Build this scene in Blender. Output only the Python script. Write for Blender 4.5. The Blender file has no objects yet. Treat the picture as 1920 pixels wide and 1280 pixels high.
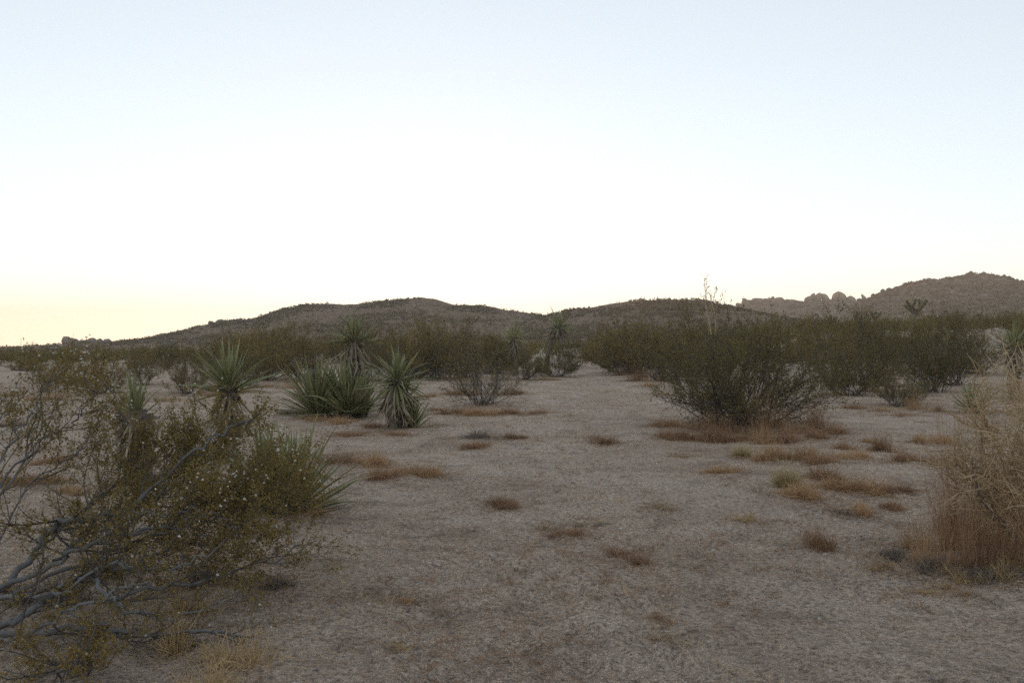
import bpy, math, random
import numpy as np
from mathutils import Vector, Matrix

# ------------------------------------------------------------------ camera, sky, sun, exposure
sc = bpy.context.scene
F = 1700.0            # focal length in photograph pixels (photograph is 1920 wide)
HOR = 645.0           # photograph row of the eye-level horizon
CAMZ = 1.6
cam_d = bpy.data.cameras.new('camera')
cam = bpy.data.objects.new('camera', cam_d)
sc.collection.objects.link(cam)
cam_d.sensor_width = 36.0
cam_d.lens = 36.0 * F / 1920.0
cam_d.clip_start = 0.05
cam_d.clip_end = 12000
cam.location = (0, 0, CAMZ)
cam.rotation_euler = (math.radians(90) + math.atan((HOR - 640) / F), 0, 0)
sc.camera = cam

SUN_AZ = math.radians(-6.0)      # measured from the view axis (+Y), negative = left
SUN_EL = math.radians(2.2)
world = bpy.data.worlds.new('World')
sc.world = world
world.use_nodes = True
wn = world.node_tree
for n in list(wn.nodes):
    wn.nodes.remove(n)
sky = wn.nodes.new('ShaderNodeTexSky')
sky.sky_type = 'NISHITA'
sky.sun_disc = False
sky.sun_elevation = SUN_EL
sky.sun_rotation = SUN_AZ
sky.altitude = 1200
sky.air_density = 0.78
sky.dust_density = 0.15
sky.ozone_density = 1.3
hs = wn.nodes.new('ShaderNodeGamma')          # camera-like highlight compression of the whole sky
hs.inputs['Gamma'].default_value = 0.46
sat = wn.nodes.new('ShaderNodeHueSaturation')
sat.inputs['Saturation'].default_value = 0.74
bg = wn.nodes.new('ShaderNodeBackground')
bg.inputs['Strength'].default_value = 0.15
wo = wn.nodes.new('ShaderNodeOutputWorld')
wn.links.new(sky.outputs[0], sat.inputs['Color'])
wn.links.new(sat.outputs[0], hs.inputs['Color'])
wn.links.new(hs.outputs[0], bg.inputs[0])
wn.links.new(bg.outputs[0], wo.inputs[0])

sl = bpy.data.lights.new('sun', 'SUN')
sl.energy = 0.9
sl.angle = math.radians(0.5)
sl.color = (1.0, 0.62, 0.36)
sun = bpy.data.objects.new('sun', sl)
sc.collection.objects.link(sun)
sd = Vector((math.sin(SUN_AZ) * math.cos(SUN_EL), math.cos(SUN_AZ) * math.cos(SUN_EL), math.sin(SUN_EL)))
sun.rotation_euler = sd.to_track_quat('Z', 'Y').to_euler()
sun.location = (-200, 300, 80)

sc.view_settings.view_transform = 'Standard'
sc.view_settings.look = 'None'
sc.view_settings.gamma = 1.0
sc.view_settings.exposure = 2.24
sc.cycles.use_denoising = False
sc.cycles.sample_clamp_indirect = 3.0
sc.cycles.max_bounces = 6
sc.cycles.transparent_max_bounces = 4

# ------------------------------------------------------------------ helpers
COL = sc.collection
rng = np.random.default_rng(7)

def tag(o, label=None, cat=None, group=None, kind=None):
    if label: o['label'] = label
    if cat: o['category'] = cat
    if group: o['group'] = group
    if kind: o['kind'] = kind
    return o

def mesh_np(name, V, Fc, mat, smooth=False):
    """V (n,3) array, Fc list of (m,k) index arrays."""
    me = bpy.data.meshes.new(name)
    V = np.asarray(V, dtype=np.float32)
    me.vertices.add(len(V)); me.vertices.foreach_set('co', V.ravel())
    tot = [np.full(len(f), f.shape[1], dtype=np.int32) for f in Fc if len(f)]
    idx = [f.astype(np.int32).ravel() for f in Fc if len(f)]
    if not tot:
        return me
    tot = np.concatenate(tot); idx = np.concatenate(idx)
    start = np.concatenate(([0], np.cumsum(tot)[:-1])).astype(np.int32)
    me.loops.add(len(idx)); me.loops.foreach_set('vertex_index', idx)
    me.polygons.add(len(tot)); me.polygons.foreach_set('loop_start', start)
    me.polygons.foreach_set('loop_total', tot)
    if smooth:
        me.polygons.foreach_set('use_smooth', np.ones(len(tot), dtype=bool))
    me.update(calc_edges=True)
    if mat: me.materials.append(mat)
    return me

def link(name, data, parent=None, loc=None):
    o = bpy.data.objects.new(name, data)
    COL.objects.link(o)
    if parent: o.parent = parent
    if loc is not None: o.location = loc
    return o

def copy_tree(o, parent=None):
    c = o.copy(); COL.objects.link(c); c.parent = parent
    for ch in o.children:
        copy_tree(ch, c)
    return c

class Geo:
    def __init__(s): s.V = []; s.Q = []; s.T = []; s.n = 0
    def add(s, V, Q=None, T=None):
        V = np.asarray(V, float)
        if Q is not None and len(Q): s.Q.append(np.asarray(Q) + s.n)
        if T is not None and len(T): s.T.append(np.asarray(T) + s.n)
        s.V.append(V); s.n += len(V)
    def tube(s, P, R, k=5):
        P = np.asarray(P, float); R = np.asarray(R, float); m = len(P)
        D = np.gradient(P, axis=0); D /= np.linalg.norm(D, axis=1)[:, None] + 1e-9
        ref = np.array([0.31, 0.17, 0.93]) if abs(D[0, 2]) < 0.8 else np.array([0.9, 0.3, 0.1])
        A = np.cross(D, ref); A /= np.linalg.norm(A, axis=1)[:, None] + 1e-9
        B = np.cross(D, A)
        th = np.arange(k) * 2 * math.pi / k
        V = P[:, None, :] + R[:, None, None] * (np.cos(th)[None, :, None] * A[:, None, :] + np.sin(th)[None, :, None] * B[:, None, :])
        i = np.arange(m - 1)[:, None] * k; j = np.arange(k)[None, :]; j2 = (j + 1) % k
        Q = np.stack([i + j, i + j2, i + k + j2, i + k + j], -1).reshape(-1, 4)
        s.add(V.reshape(-1, 3), Q)
    def diamonds(s, P, L, W, rg, upbias=0.0, axis=None):
        n = len(P)
        if n == 0: return
        U = rg.normal(size=(n, 3)); U[:, 2] += upbias
        if axis is not None: U = U * 0.6 + axis
        U /= np.linalg.norm(U, axis=1)[:, None] + 1e-9
        X = rg.normal(size=(n, 3)); X = np.cross(U, X); X /= np.linalg.norm(X, axis=1)[:, None] + 1e-9
        sz = rg.uniform(0.65, 1.3, n)[:, None]
        V = np.stack([P, P + (U * 0.5 * L + X * 0.5 * W) * sz, P + U * L * sz, P + (U * 0.5 * L - X * 0.5 * W) * sz], 1).reshape(-1, 3)
        s.add(V, np.arange(n * 4).reshape(-1, 4))
    def octas(s, P, r, rg):
        n = len(P)
        if n == 0: return
        o = np.array([[1,0,0],[-1,0,0],[0,1,0],[0,-1,0],[0,0,1],[0,0,-1]], float)
        sz = (r * rg.uniform(0.6, 1.25, n))[:, None, None]
        V = (np.asarray(P)[:, None, :] + o[None] * sz).reshape(-1, 3)
        t = np.array([[0,2,4],[2,1,4],[1,3,4],[3,0,4],[2,0,5],[1,2,5],[3,1,5],[0,3,5]])
        s.add(V, None, (np.arange(n)[:, None, None] * 6 + t[None]).reshape(-1, 3))
    def mesh(s, name, mat, smooth=False):
        if not s.V: return bpy.data.meshes.new(name)
        return mesh_np(name, np.concatenate(s.V), [np.concatenate(a) for a in (s.Q, s.T) if a], mat, smooth)

_T = np.random.default_rng(3).random((256, 256))
def vn(x, y):
    x = np.asarray(x, float); y = np.asarray(y, float)
    xi = np.floor(x).astype(int); yi = np.floor(y).astype(int)
    fx = x - xi; fy = y - yi
    fx = fx * fx * (3 - 2 * fx); fy = fy * fy * (3 - 2 * fy)
    a = _T[xi & 255, yi & 255]; b = _T[(xi + 1) & 255, yi & 255]
    c = _T[xi & 255, (yi + 1) & 255]; d = _T[(xi + 1) & 255, (yi + 1) & 255]
    return (a * (1 - fx) + b * fx) * (1 - fy) + (c * (1 - fx) + d * fx) * fy - 0.5
def fbm(x, y, o=4):
    s = 0; a = 1.0
    for k in range(o):
        s = s + a * vn(x * 2 ** k + 17.3 * k, y * 2 ** k - 9.1 * k); a *= 0.5
    return s
def sstep(a, b, x):
    t = np.clip((np.asarray(x, float) - a) / (b - a), 0, 1); return t * t * (3 - 2 * t)

BASES = []      # (x, y, radius) of plants that shed litter
HOLES = []
_fr = np.random.default_rng(12)
FEET = [(float(.08 * y_ - .1 + _fr.normal(0, .55 + .02 * y_)), float(y_), float(1.45 + _fr.normal(0, .5)), float(_fr.uniform(.012, .034))) for y_ in 3.6 + 22 * _fr.random(230) ** 1.4]
def ground_z(x, y):
    x = np.asarray(x, float); y = np.asarray(y, float)
    yy = np.maximum(y, 0.1)
    ratio = x / np.maximum(np.abs(y), 5)
    up = np.maximum(y - 38, 0)
    z = up * (0.006 + 0.046 * sstep(0.08, 0.5, ratio) - 0.012 * sstep(-0.25, -0.5, ratio) * 1.0) * (1 / (1 + up / 420))
    z = z + 0.5 * fbm(x / 30, y / 30, 2) * sstep(25, 80, y)
    r = np.hypot(x, y)
    z = z + 0.10 * fbm(x / 2.6 + 5, y / 2.6, 3) * (1 - sstep(60, 160, r)) + 0.045 * fbm(x / 0.45, y / 0.45, 3) * (1 - sstep(25, 60, r))
    for hx, hy, hr, hd in HOLES:
        z = z - hd * np.exp(-((x - hx) ** 2 + (y - hy) ** 2) / hr ** 2)
    if z.ndim and z.size > 5000:                       # trodden footprints (only the sheet and the litter need them)
        for fx, fy, fa, fd in FEET:
            m = (np.abs(x - fx) < .45) & (np.abs(y - fy) < .45)
            if m.any():
                u = (x[m] - fx) * math.cos(fa) + (y[m] - fy) * math.sin(fa); v = -(x[m] - fx) * math.sin(fa) + (y[m] - fy) * math.cos(fa)
                q = (u / .16) ** 2 + (v / .07) ** 2
                z[m] += fd * (-np.exp(-q) + .55 * np.exp(-(np.sqrt(q) - 1.5) ** 2 * 4))
    return z

def place(px, py):
    """ground point seen at a photograph pixel"""
    k = (py - HOR) / F; t = (px - 960) / F
    ys = np.geomspace(3.0, 900, 1600)
    hit = np.nonzero(CAMZ - ground_z(t * ys, ys) <= k * ys)[0]
    y = float(ys[hit[0]]) if len(hit) else 900.0
    return Vector((t * y, y, float(ground_z(t * y, y))))
def at(px, py, depth):
    return np.array([(px - 960) / F * depth, depth, CAMZ - (py - HOR) / F * depth])
def gpt(x, y): return Vector((x, y, float(ground_z(x, y))))

for px, py, r_, d_ in ((635, 1112, .05, .07), (733, 1102, .05, .05), (683, 1148, .04, .04), (760, 1142, .035, .035), (1600, 1117, .04, .03)):
    p_ = place(px, py); HOLES.append((p_.x, p_.y, r_, d_))

# ------------------------------------------------------------------ materials
def nmat(name):
    m = bpy.data.materials.new(name); m.use_nodes = True
    nt = m.node_tree
    for n in list(nt.nodes): nt.nodes.remove(n)
    out = nt.nodes.new('ShaderNodeOutputMaterial')
    return m, nt, out
def N(nt, t, **kw):
    n = nt.nodes.new(t)
    for k, v in kw.items(): setattr(n, k, v)
    return n
def ramp(nt, stops):
    r = N(nt, 'ShaderNodeValToRGB'); e = r.color_ramp.elements
    e[0].position, e[0].color = stops[0][0], (*stops[0][1], 1)
    e[1].position, e[1].color = stops[-1][0], (*stops[-1][1], 1)
    for p, c in stops[1:-1]:
        x = e.new(p); x.color = (*c, 1)
    return r

def plant_mat(name, c0, c1, scale=6.0, transl=0.0, rough=0.7, island=True, objrand=0.5, isl=0.45, nz=0.6, lo=0.25):
    m, nt, out = nmat(name)
    geo = N(nt, 'ShaderNodeNewGeometry'); oi = N(nt, 'ShaderNodeObjectInfo')
    tc = N(nt, 'ShaderNodeTexCoord'); no = N(nt, 'ShaderNodeTexNoise'); no.inputs['Scale'].default_value = scale
    nt.links.new(tc.outputs['Object'], no.inputs['Vector'])
    a = N(nt, 'ShaderNodeMath', operation='MULTIPLY'); a.inputs[1].default_value = isl if island else 0.0
    nt.links.new(geo.outputs['Random Per Island'], a.inputs[0])
    b = N(nt, 'ShaderNodeMath', operation='MULTIPLY_ADD'); b.inputs[1].default_value = objrand * 0.5
    nt.links.new(oi.outputs['Random'], b.inputs[0]); nt.links.new(a.outputs[0], b.inputs[2])
    c = N(nt, 'ShaderNodeMath', operation='MULTIPLY_ADD'); c.inputs[1].default_value = nz
    nt.links.new(no.outputs[0], c.inputs[0]); nt.links.new(b.outputs[0], c.inputs[2])
    r = ramp(nt, [(lo, c0), (1.0, c1)])
    nt.links.new(c.outputs[0], r.inputs[0])
    bs = N(nt, 'ShaderNodeBsdfPrincipled'); bs.inputs['Roughness'].default_value = rough
    bs.inputs['Specular IOR Level'].default_value = 0.3
    nt.links.new(r.outputs[0], bs.inputs['Base Color'])
    if transl > 0:
        tr = N(nt, 'ShaderNodeBsdfTranslucent'); nt.links.new(r.outputs[0], tr.inputs[0])
        mx = N(nt, 'ShaderNodeMixShader'); mx.inputs[0].default_value = transl
        nt.links.new(bs.outputs[0], mx.inputs[1]); nt.links.new(tr.outputs[0], mx.inputs[2])
        nt.links.new(mx.outputs[0], out.inputs[0])
    else:
        nt.links.new(bs.outputs[0], out.inputs[0])
    return m

M = {}
M['leaf'] = plant_mat('creosote_leaf', (0.100, 0.088, 0.026), (0.34, 0.23, 0.078), 3.0, 0.45, 0.75, objrand=0.9, isl=0.35, nz=0.45, lo=0.3)
M['wood'] = plant_mat('grey_bark', (0.085, 0.078, 0.074), (0.21, 0.20, 0.20), 14.0, 0, 0.8)
M['darkwood'] = plant_mat('dark_bark', (0.05, 0.043, 0.038), (0.15, 0.13, 0.12), 14.0, 0, 0.8)
M['seed'] = plant_mat('seed_fluff', (0.62, 0.56, 0.48), (0.88, 0.83, 0.75), 6, 0.45, 0.9)
M['seedtan'] = plant_mat('tan_seed_fluff', (0.24, 0.19, 0.13), (0.52, 0.43, 0.32), 6, 0.4, 0.9)
M['yucca'] = plant_mat('yucca_leaf', (0.145, 0.158, 0.070), (0.41, 0.375, 0.195), 1.6, 0.12, 0.45, island=False, objrand=0.9)
M['yuccafar'] = plant_mat('yucca_leaf_far', (0.145, 0.158, 0.070), (0.41, 0.375, 0.195), 1.6, 0.12, 0.45)
M['deadleaf'] = plant_mat('dry_yucca_leaf', (0.16, 0.12, 0.08), (0.52, 0.43, 0.32), 3.0, 0.1, 0.8, island=False, objrand=1.0)
M['deadleaffar'] = plant_mat('dry_yucca_leaf_far', (0.12, 0.09, 0.06), (0.38, 0.31, 0.24), 3.0, 0.1, 0.8)
M['trunk'] = plant_mat('shaggy_trunk', (0.07, 0.056, 0.046), (0.24, 0.195, 0.15), 18.0, 0, 0.9)
M['rust'] = plant_mat('rust_grass', (0.15, 0.086, 0.050), (0.50, 0.305, 0.180), 4.0, 0.3, 0.8)
M['rustpale'] = plant_mat('pale_rust_grass', (0.26, 0.155, 0.08), (0.66, 0.43, 0.24), 4.0, 0.3, 0.8)
M['straw'] = plant_mat('straw_grass', (0.28, 0.19, 0.095), (0.66, 0.48, 0.26), 4.0, 0.3, 0.8)
M['greenshrub'] = plant_mat('grey_green_shrub', (0.31, 0.24, 0.115), (0.56, 0.44, 0.23), 5.0, 0.25, 0.7)
M['tan'] = plant_mat('tan_thorn_twig', (0.30, 0.205, 0.115), (0.66, 0.49, 0.30), 5.0, 0, 0.8)
M['greytwig'] = plant_mat('grey_dead_twig', (0.10, 0.078, 0.062), (0.27, 0.215, 0.175), 5.0, 0, 0.9)
M['hillscrub'] = plant_mat('hillside_scrub', (0.13, 0.088, 0.048), (0.21, 0.142, 0.08), 0.05, 0.2, 0.8)

def ground_mat():
    m, nt, out = nmat('desert_sand')
    g = N(nt, 'ShaderNodeNewGeometry')
    def noise(scale, det=6, rough=0.6, stretch=None):
        n = N(nt, 'ShaderNodeTexNoise'); n.inputs['Scale'].default_value = scale
        n.inputs['Detail'].default_value = det; n.inputs['Roughness'].default_value = rough
        nt.links.new(g.outputs['Position'], n.inputs['Vector']); return n
    base = ramp(nt, [(0.3, (0.37, 0.270, 0.202)), (0.5, (0.50, 0.386, 0.298)), (0.72, (0.58, 0.464, 0.37))])
    nt.links.new(noise(0.55, 8, 0.65).outputs[0], base.inputs[0])
    def mix(a, fac, col, mode='MIX'):
        x = N(nt, 'ShaderNodeMix', data_type='RGBA', blend_type=mode)
        nt.links.new(fac, x.inputs[0]); nt.links.new(a, x.inputs[6])
        if isinstance(col, tuple): x.inputs[7].default_value = (*col, 1)
        else: nt.links.new(col, x.inputs[7])
        return x.outputs[2]
    r1 = ramp(nt, [(0.50, (0, 0, 0)), (0.65, (0.72, 0.72, 0.72))]); nt.links.new(noise(1.7, 10, 0.78).outputs[0], r1.inputs[0])
    c = mix(base.outputs[0], r1.outputs[0], (0.20, 0.142, 0.10))            # plant litter patches
    r2 = ramp(nt, [(0.53, (0, 0, 0)), (0.70, (0.55, 0.55, 0.55))])
    n2 = noise(2.3, 10, 0.8); nt.links.new(n2.outputs[0], r2.inputs[0])
    c = mix(c, r2.outputs[0], (0.30, 0.17, 0.10))                            # rusty litter
    # grains
    sp = noise(95, 3, 0.7); rs = ramp(nt, [(0.36, (0.36, 0.34, 0.33)), (0.5, (1.05, 1.05, 1.05)), (0.64, (1.7, 1.68, 1.65))]); nt.links.new(sp.outputs[0], rs.inputs[0])
    one = N(nt, 'ShaderNodeValue'); one.outputs[0].default_value = 1.0
    gm = ramp(nt, [(0.38, (0.25, 0.25, 0.25)), (0.62, (1, 1, 1))]); nt.links.new(noise(0.35, 5, 0.6).outputs[0], gm.inputs[0])
    c = mix(c, gm.outputs[0], rs.outputs[0], 'MULTIPLY')
    sp2 = noise(28, 4, 0.7); rs2 = ramp(nt, [(0.34, (0.45, 0.43, 0.42)), (0.5, (1, 1, 1)), (0.66, (1.3, 1.29, 1.27))]); nt.links.new(sp2.outputs[0], rs2.inputs[0])
    c = mix(c, one.outputs[0], rs2.outputs[0], 'MULTIPLY')
    bs = N(nt, 'ShaderNodeBsdfPrincipled'); bs.inputs['Roughness'].default_value = 0.95
    bs.inputs['Specular IOR Level'].default_value = 0.1
    nt.links.new(c, bs.inputs['Base Color'])
    b1 = N(nt, 'ShaderNodeBump'); b1.inputs['Strength'].default_value = 0.9; b1.inputs['Distance'].default_value = 0.09
    nt.links.new(noise(7, 8, 0.7).outputs[0], b1.inputs['Height'])
    b2 = N(nt, 'ShaderNodeBump'); b2.inputs['Strength'].default_value = 0.8; b2.inputs['Distance'].default_value = 0.012
    nt.links.new(sp.outputs[0], b2.inputs['Height']); nt.links.new(b1.outputs[0], b2.inputs['Normal'])
    nt.links.new(b2.outputs[0], bs.inputs['Normal'])
    nt.links.new(bs.outputs[0], out.inputs[0])
    return m
M['sand'] = ground_mat()

def rock_mat(name, c0, c1, c2, scale):
    m, nt, out = nmat(name)
    g = N(nt, 'ShaderNodeNewGeometry'); n = N(nt, 'ShaderNodeTexNoise'); n.inputs['Scale'].default_value = scale
    n.inputs['Detail'].default_value = 10; n.inputs['Roughness'].default_value = 0.7
    nt.links.new(g.outputs['Position'], n.inputs['Vector'])
    r = ramp(nt, [(0.32, c0), (0.5, c1), (0.7, c2)]); nt.links.new(n.outputs[0], r.inputs[0])
    bs = N(nt, 'ShaderNodeBsdfPrincipled'); bs.inputs['Roughness'].default_value = 0.95; bs.inputs['Specular IOR Level'].default_value = 0.1
    nt.links.new(r.outputs[0], bs.inputs['Base Color'])
    b = N(nt, 'ShaderNodeBump'); b.inputs['Strength'].default_value = 0.8; b.inputs['Distance'].default_value = 0.25 / max(scale, 0.05)
    nt.links.new(n.outputs[0], b.inputs['Height']); nt.links.new(b.outputs[0], bs.inputs['Normal'])
    nt.links.new(bs.outputs[0], out.inputs[0]); return m
M['hill'] = rock_mat('brown_hillside', (0.135, 0.084, 0.055), (0.20, 0.128, 0.084), (0.265, 0.175, 0.118), 0.16)
M['hillrock'] = rock_mat('rocky_hillside', (0.060, 0.045, 0.037), (0.138, 0.107, 0.087), (0.27, 0.212, 0.174), 0.22)
M['boulder'] = rock_mat('granite_boulder', (0.14, 0.108, 0.09), (0.235, 0.187, 0.155), (0.34, 0.28, 0.235), 0.5)
M['pebble'] = plant_mat('pebble', (0.13, 0.105, 0.09), (0.62, 0.54, 0.47), 40, 0, 0.9)

# ------------------------------------------------------------------ ground sheet
def build_ground():
    ang = np.concatenate([np.linspace(-48, 48, 400), np.linspace(48, 312, 60)[1:-1]]) * math.pi / 180
    rad = np.concatenate([np.geomspace(1.2, 55, 620), np.geomspace(55, 2200, 130)[1:]])
    cx, cy = 0.0, -2.0
    A, R = np.meshgrid(ang, rad)
    X = cx + R * np.sin(A); Y = cy + R * np.cos(A)
    Z = ground_z(X, Y)
    nr, nc = X.shape
    V = np.stack([X, Y, Z], -1).reshape(-1, 3)
    i = np.arange(nr - 1)[:, None] * nc; j = np.arange(nc)[None, :]; j2 = (j + 1) % nc
    Q = np.stack([i + j, i + j2, i + nc + j2, i + nc + j], -1).reshape(-1, 4)[:, ::-1]
    c = len(V); V = np.vstack([V, [[cx, cy, float(ground_z(cx, cy))]]])
    T = np.stack([np.full(nc, c), np.arange(nc), (np.arange(nc) + 1) % nc], -1)[:, ::-1]
    me = mesh_np('ground', V, [Q, T], M['sand'], True)
    o = link('ground', me); tag(o, kind='structure'); return o
build_ground()

# ------------------------------------------------------------------ hills
class Hill:
    def __init__(s, prof, D, front, back, rough, seed):
        s.px = np.array([p[0] for p in prof], float); s.py = np.array([p[1] for p in prof], float)
        s.D, s.front, s.back, s.rough, s.seed = D, front, back, rough, seed
        s.X = (s.px - 960) / F * D; s.H = CAMZ + (HOR - s.py) / F * D
    def z(s, x, y):
        x = np.asarray(x, float); y = np.asarray(y, float)
        g = ground_z(x, y)
        crest = np.interp(x, s.X, s.H)
        t = np.where(y < s.D, (y - (s.D - s.front)) / s.front, 1 - (y - s.D) / s.back)
        t = np.clip(t, 0, 1)
        p = t ** 0.92
        gully = np.abs(vn(x / 26 + s.seed, y / 70)) * 2
        h = np.maximum(crest - g, -1.0)
        z = g + h * p * (1 - 0.22 * (1 - gully) * (1 - t) * 1.0)
        z = z + s.rough * (fbm(x / 14 + s.seed, y / 14, 4) * 1.5 + 0.5 * fbm(x / 3 + s.seed, y / 3, 2)) * np.clip(t * 3, 0, 1)
        return np.where((t <= 0), g - 0.6, z - 0.6 * (1 - np.clip(t * 8, 0, 1)))
    def build(s, mat):
        nx = int((s.X[-1] - s.X[0]) / 1.6) + 2; ny = int((s.front + s.back) / 3.0) + 2
        xs = np.linspace(s.X[0], s.X[-1], min(nx, 420)); ys = np.linspace(s.D - s.front, s.D + s.back, min(ny, 130))
        X, Y = np.meshgrid(xs, ys); Z = s.z(X, Y)
        nr, nc = X.shape
        V = np.stack([X, Y, Z], -1).reshape(-1, 3)
        i = np.arange(nr - 1)[:, None] * nc; j = np.arange(nc - 1)[None, :]
        Q = np.stack([i + j, i + j + 1, i + nc + j + 1, i + nc + j], -1).reshape(-1, 4)
        o = link('hill', mesh_np('hill', V, [Q], mat, True)); tag(o, kind='structure'); return o

hC = Hill([(60, 668), (200, 652), (270, 645), (330, 632), (380, 616), (400, 606), (440, 600), (470, 598), (500, 590), (540, 577), (575, 570), (620, 569), (670, 570), (700, 566), (740, 561), (790, 557), (815, 560), (850, 570), (900, 571), (940, 579), (1000, 588), (1050, 600), (1100, 612), (1200, 640), (1260, 655)], 480, 130, 160, 0.55, 1.7)
hB = Hill([(880, 650), (960, 606), (1010, 595), (1060, 582), (1100, 577), (1150, 568), (1200, 562), (1260, 560), (1310, 562), (1360, 571), (1400, 582), (1450, 600), (1540, 640)], 400, 130, 130, 0.4, 5.1)
hR = Hill([(1540, 625), (1585, 590), (1610, 568), (1650, 553), (1670, 542), (1700, 528), (1735, 521), (1760, 525), (1790, 516), (1820, 512), (1850, 515), (1880, 522), (1905, 528), (1940, 530), (1980, 533), (2080, 520), (2200, 535), (2350, 590)], 620, 190, 180, 2.0, 9.3)
hK = Hill([(1300, 630), (1345, 598), (1385, 574), (1400, 564), (1450, 559), (1480, 561), (1500, 565), (1515, 564), (1560, 560), (1600, 562), (1640, 558), (1700, 560), (1800, 590)], 850, 160, 160, 1.8, 2.9)
hL = Hill([(-500, 650), (-300, 655), (-100, 662), (0, 660), (60, 656), (115, 648), (150, 643), (230, 643), (280, 638), (330, 631), (380, 628), (450, 640), (520, 660)], 410, 90, 110, 0.5, 7.7)
for h_, m_ in ((hC, 'hill'), (hB, 'hill'), (hR, 'hillrock'), (hK, 'hillrock'), (hL, 'hill')):
    h_.build(M[m_])

# boulder meshes (shared)
def boulder_mesh(seed, sub=2):
    import bmesh
    rg = np.random.default_rng(seed)
    bm = bmesh.new(); bmesh.ops.create_icosphere(bm, subdivisions=sub, radius=1.0)
    cuts = [(rg.normal(size=3), rg.uniform(0.62, 0.9)) for _ in range(7)]
    cuts = [(c / np.linalg.norm(c), d) for c, d in cuts]
    for v in bm.verts:
        p = np.array(v.co)
        for c, d in cuts:
            e = p @ c
            if e > d: p = p - c * (e - d) * 0.85
        p *= 1 + 0.12 * float(fbm(p[0] * 1.5 + seed, p[1] * 1.5 + p[2], 3))
        v.co = p
    me = bpy.data.meshes.new('boulder'); bm.to_mesh(me); bm.free()
    me.materials.append(M['boulder'])
    me.polygons.foreach_set('use_smooth', np.ones(len(me.polygons), dtype=bool))
    return me
BOUL = [boulder_mesh(k, 3) for k in range(5)]
def boulder(px, py, wpx, hpx, hill, label, group, k=0):
    D = hill.D; s = D / F
    w, h = wpx * s / 2, hpx * s / 2
    c = at(px, py, D - 1.0)                    # centre of the visible stone
    o = link('boulder', BOUL[k % 5]); o.location = (c[0], c[1], c[2] - h * 0.25)
    o.scale = (w, (w + h) * 0.5, h * 1.5); o.rotation_euler = (0.1 * k, 0.07 * k, 1.3 * k)
    tag(o, label, 'boulder', group)
LG = 'boulders on the left skyline ridge'
for i, (px, py, w, h, lb) in enumerate([
    (124, 639, 20, 20, 'tallest grey boulder at left end of skyline outcrop'),
    (138, 642, 22, 14, 'second boulder from the left in skyline outcrop'),
    (155, 643, 22, 12, 'low wide boulder third from left in skyline outcrop'),
    (172, 640, 20, 14, 'rounded boulder in middle of left skyline outcrop'),
    (186, 641, 18, 13, 'boulder right of middle in left skyline outcrop'),
    (201, 642, 18, 14, 'boulder near right end of left skyline outcrop'),
    (214, 645, 18, 9, 'small boulder at right end of left skyline outcrop'),
    (307, 631, 20, 12, 'isolated round boulder on ridge beyond left yuccas'),
    (326, 631, 9, 7, 'small boulder just right of isolated ridge boulder')]):
    boulder(px, py, w, h, hL, lb, LG, i)
for i, (px, py, w, h, lb) in enumerate([
    (395, 606, 14, 9, 'boulder at left shoulder of the brown middle hill'),
    (412, 603, 18, 9, 'second boulder on left shoulder of the middle hill'),
    (449, 600, 18, 7, 'flat boulder on skyline of the middle hill')]):
    boulder(px, py, w, h, hC, lb, 'boulders on the middle hill', i + 2)
for i, (px, py, w, h, lb) in enumerate([
    (1385, 571, 12, 8, 'small stone at left foot of distant rocky ridge'),
    (1396, 566, 9, 13, 'pointed stone at left end of distant rocky ridge'),
    (1420, 566, 34, 14, 'long rounded rock near left end of distant ridge'),
    (1455, 565, 44, 13, 'broad whaleback rock on distant ridge'),
    (1514, 562, 16, 14, 'sloping rock left of the three rock knobs'),
    (1523, 557, 10, 18, 'slender leftmost knob of the three rock knobs'),
    (1534, 556, 11, 16, 'square middle knob of the three rock knobs'),
    (1547, 557, 14, 18, 'rounded rightmost knob of the three rock knobs'),
    (1573, 557, 32, 19, 'big rounded dome rock right of the three knobs'),
    (1595, 562, 24, 10, 'low rock sloping down right of dome rock'),
    (1622, 562, 30, 5, 'flat rock between dome rock and right hill')]):
    boulder(px, py, w, h, hK, lb, 'rocks on the distant right ridge', i)
for i, (px, py, w, h, lb) in enumerate([
    (1786, 549, 12, 10, 'pale round boulder on face of the right hill'),
    (1800, 553, 13, 8, 'pale boulder just right of round boulder on hill')]):
    boulder(px, py, w, h, hR, lb, 'pale boulders on the right hill', i + 1)
    o_ = [o for o in COL.objects if o.name.startswith('boulder')][-1]
# seat the two pale boulders on the slope itself
for o_ in [o for o in COL.objects if o.get('group') == 'pale boulders on the right hill']:
    t = o_.location.x / o_.location.y; y = 430.0
    k_ = (o_.location.z - CAMZ) / o_.location.y
    while y < 620 and float(hR.z(t * y, y)) < CAMZ + k_ * y: y += 0.5
    s_ = y / o_.location.y
    o_.location = (t * y, y, CAMZ + k_ * y); o_.scale = [v * s_ for v in o_.scale]

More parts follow.
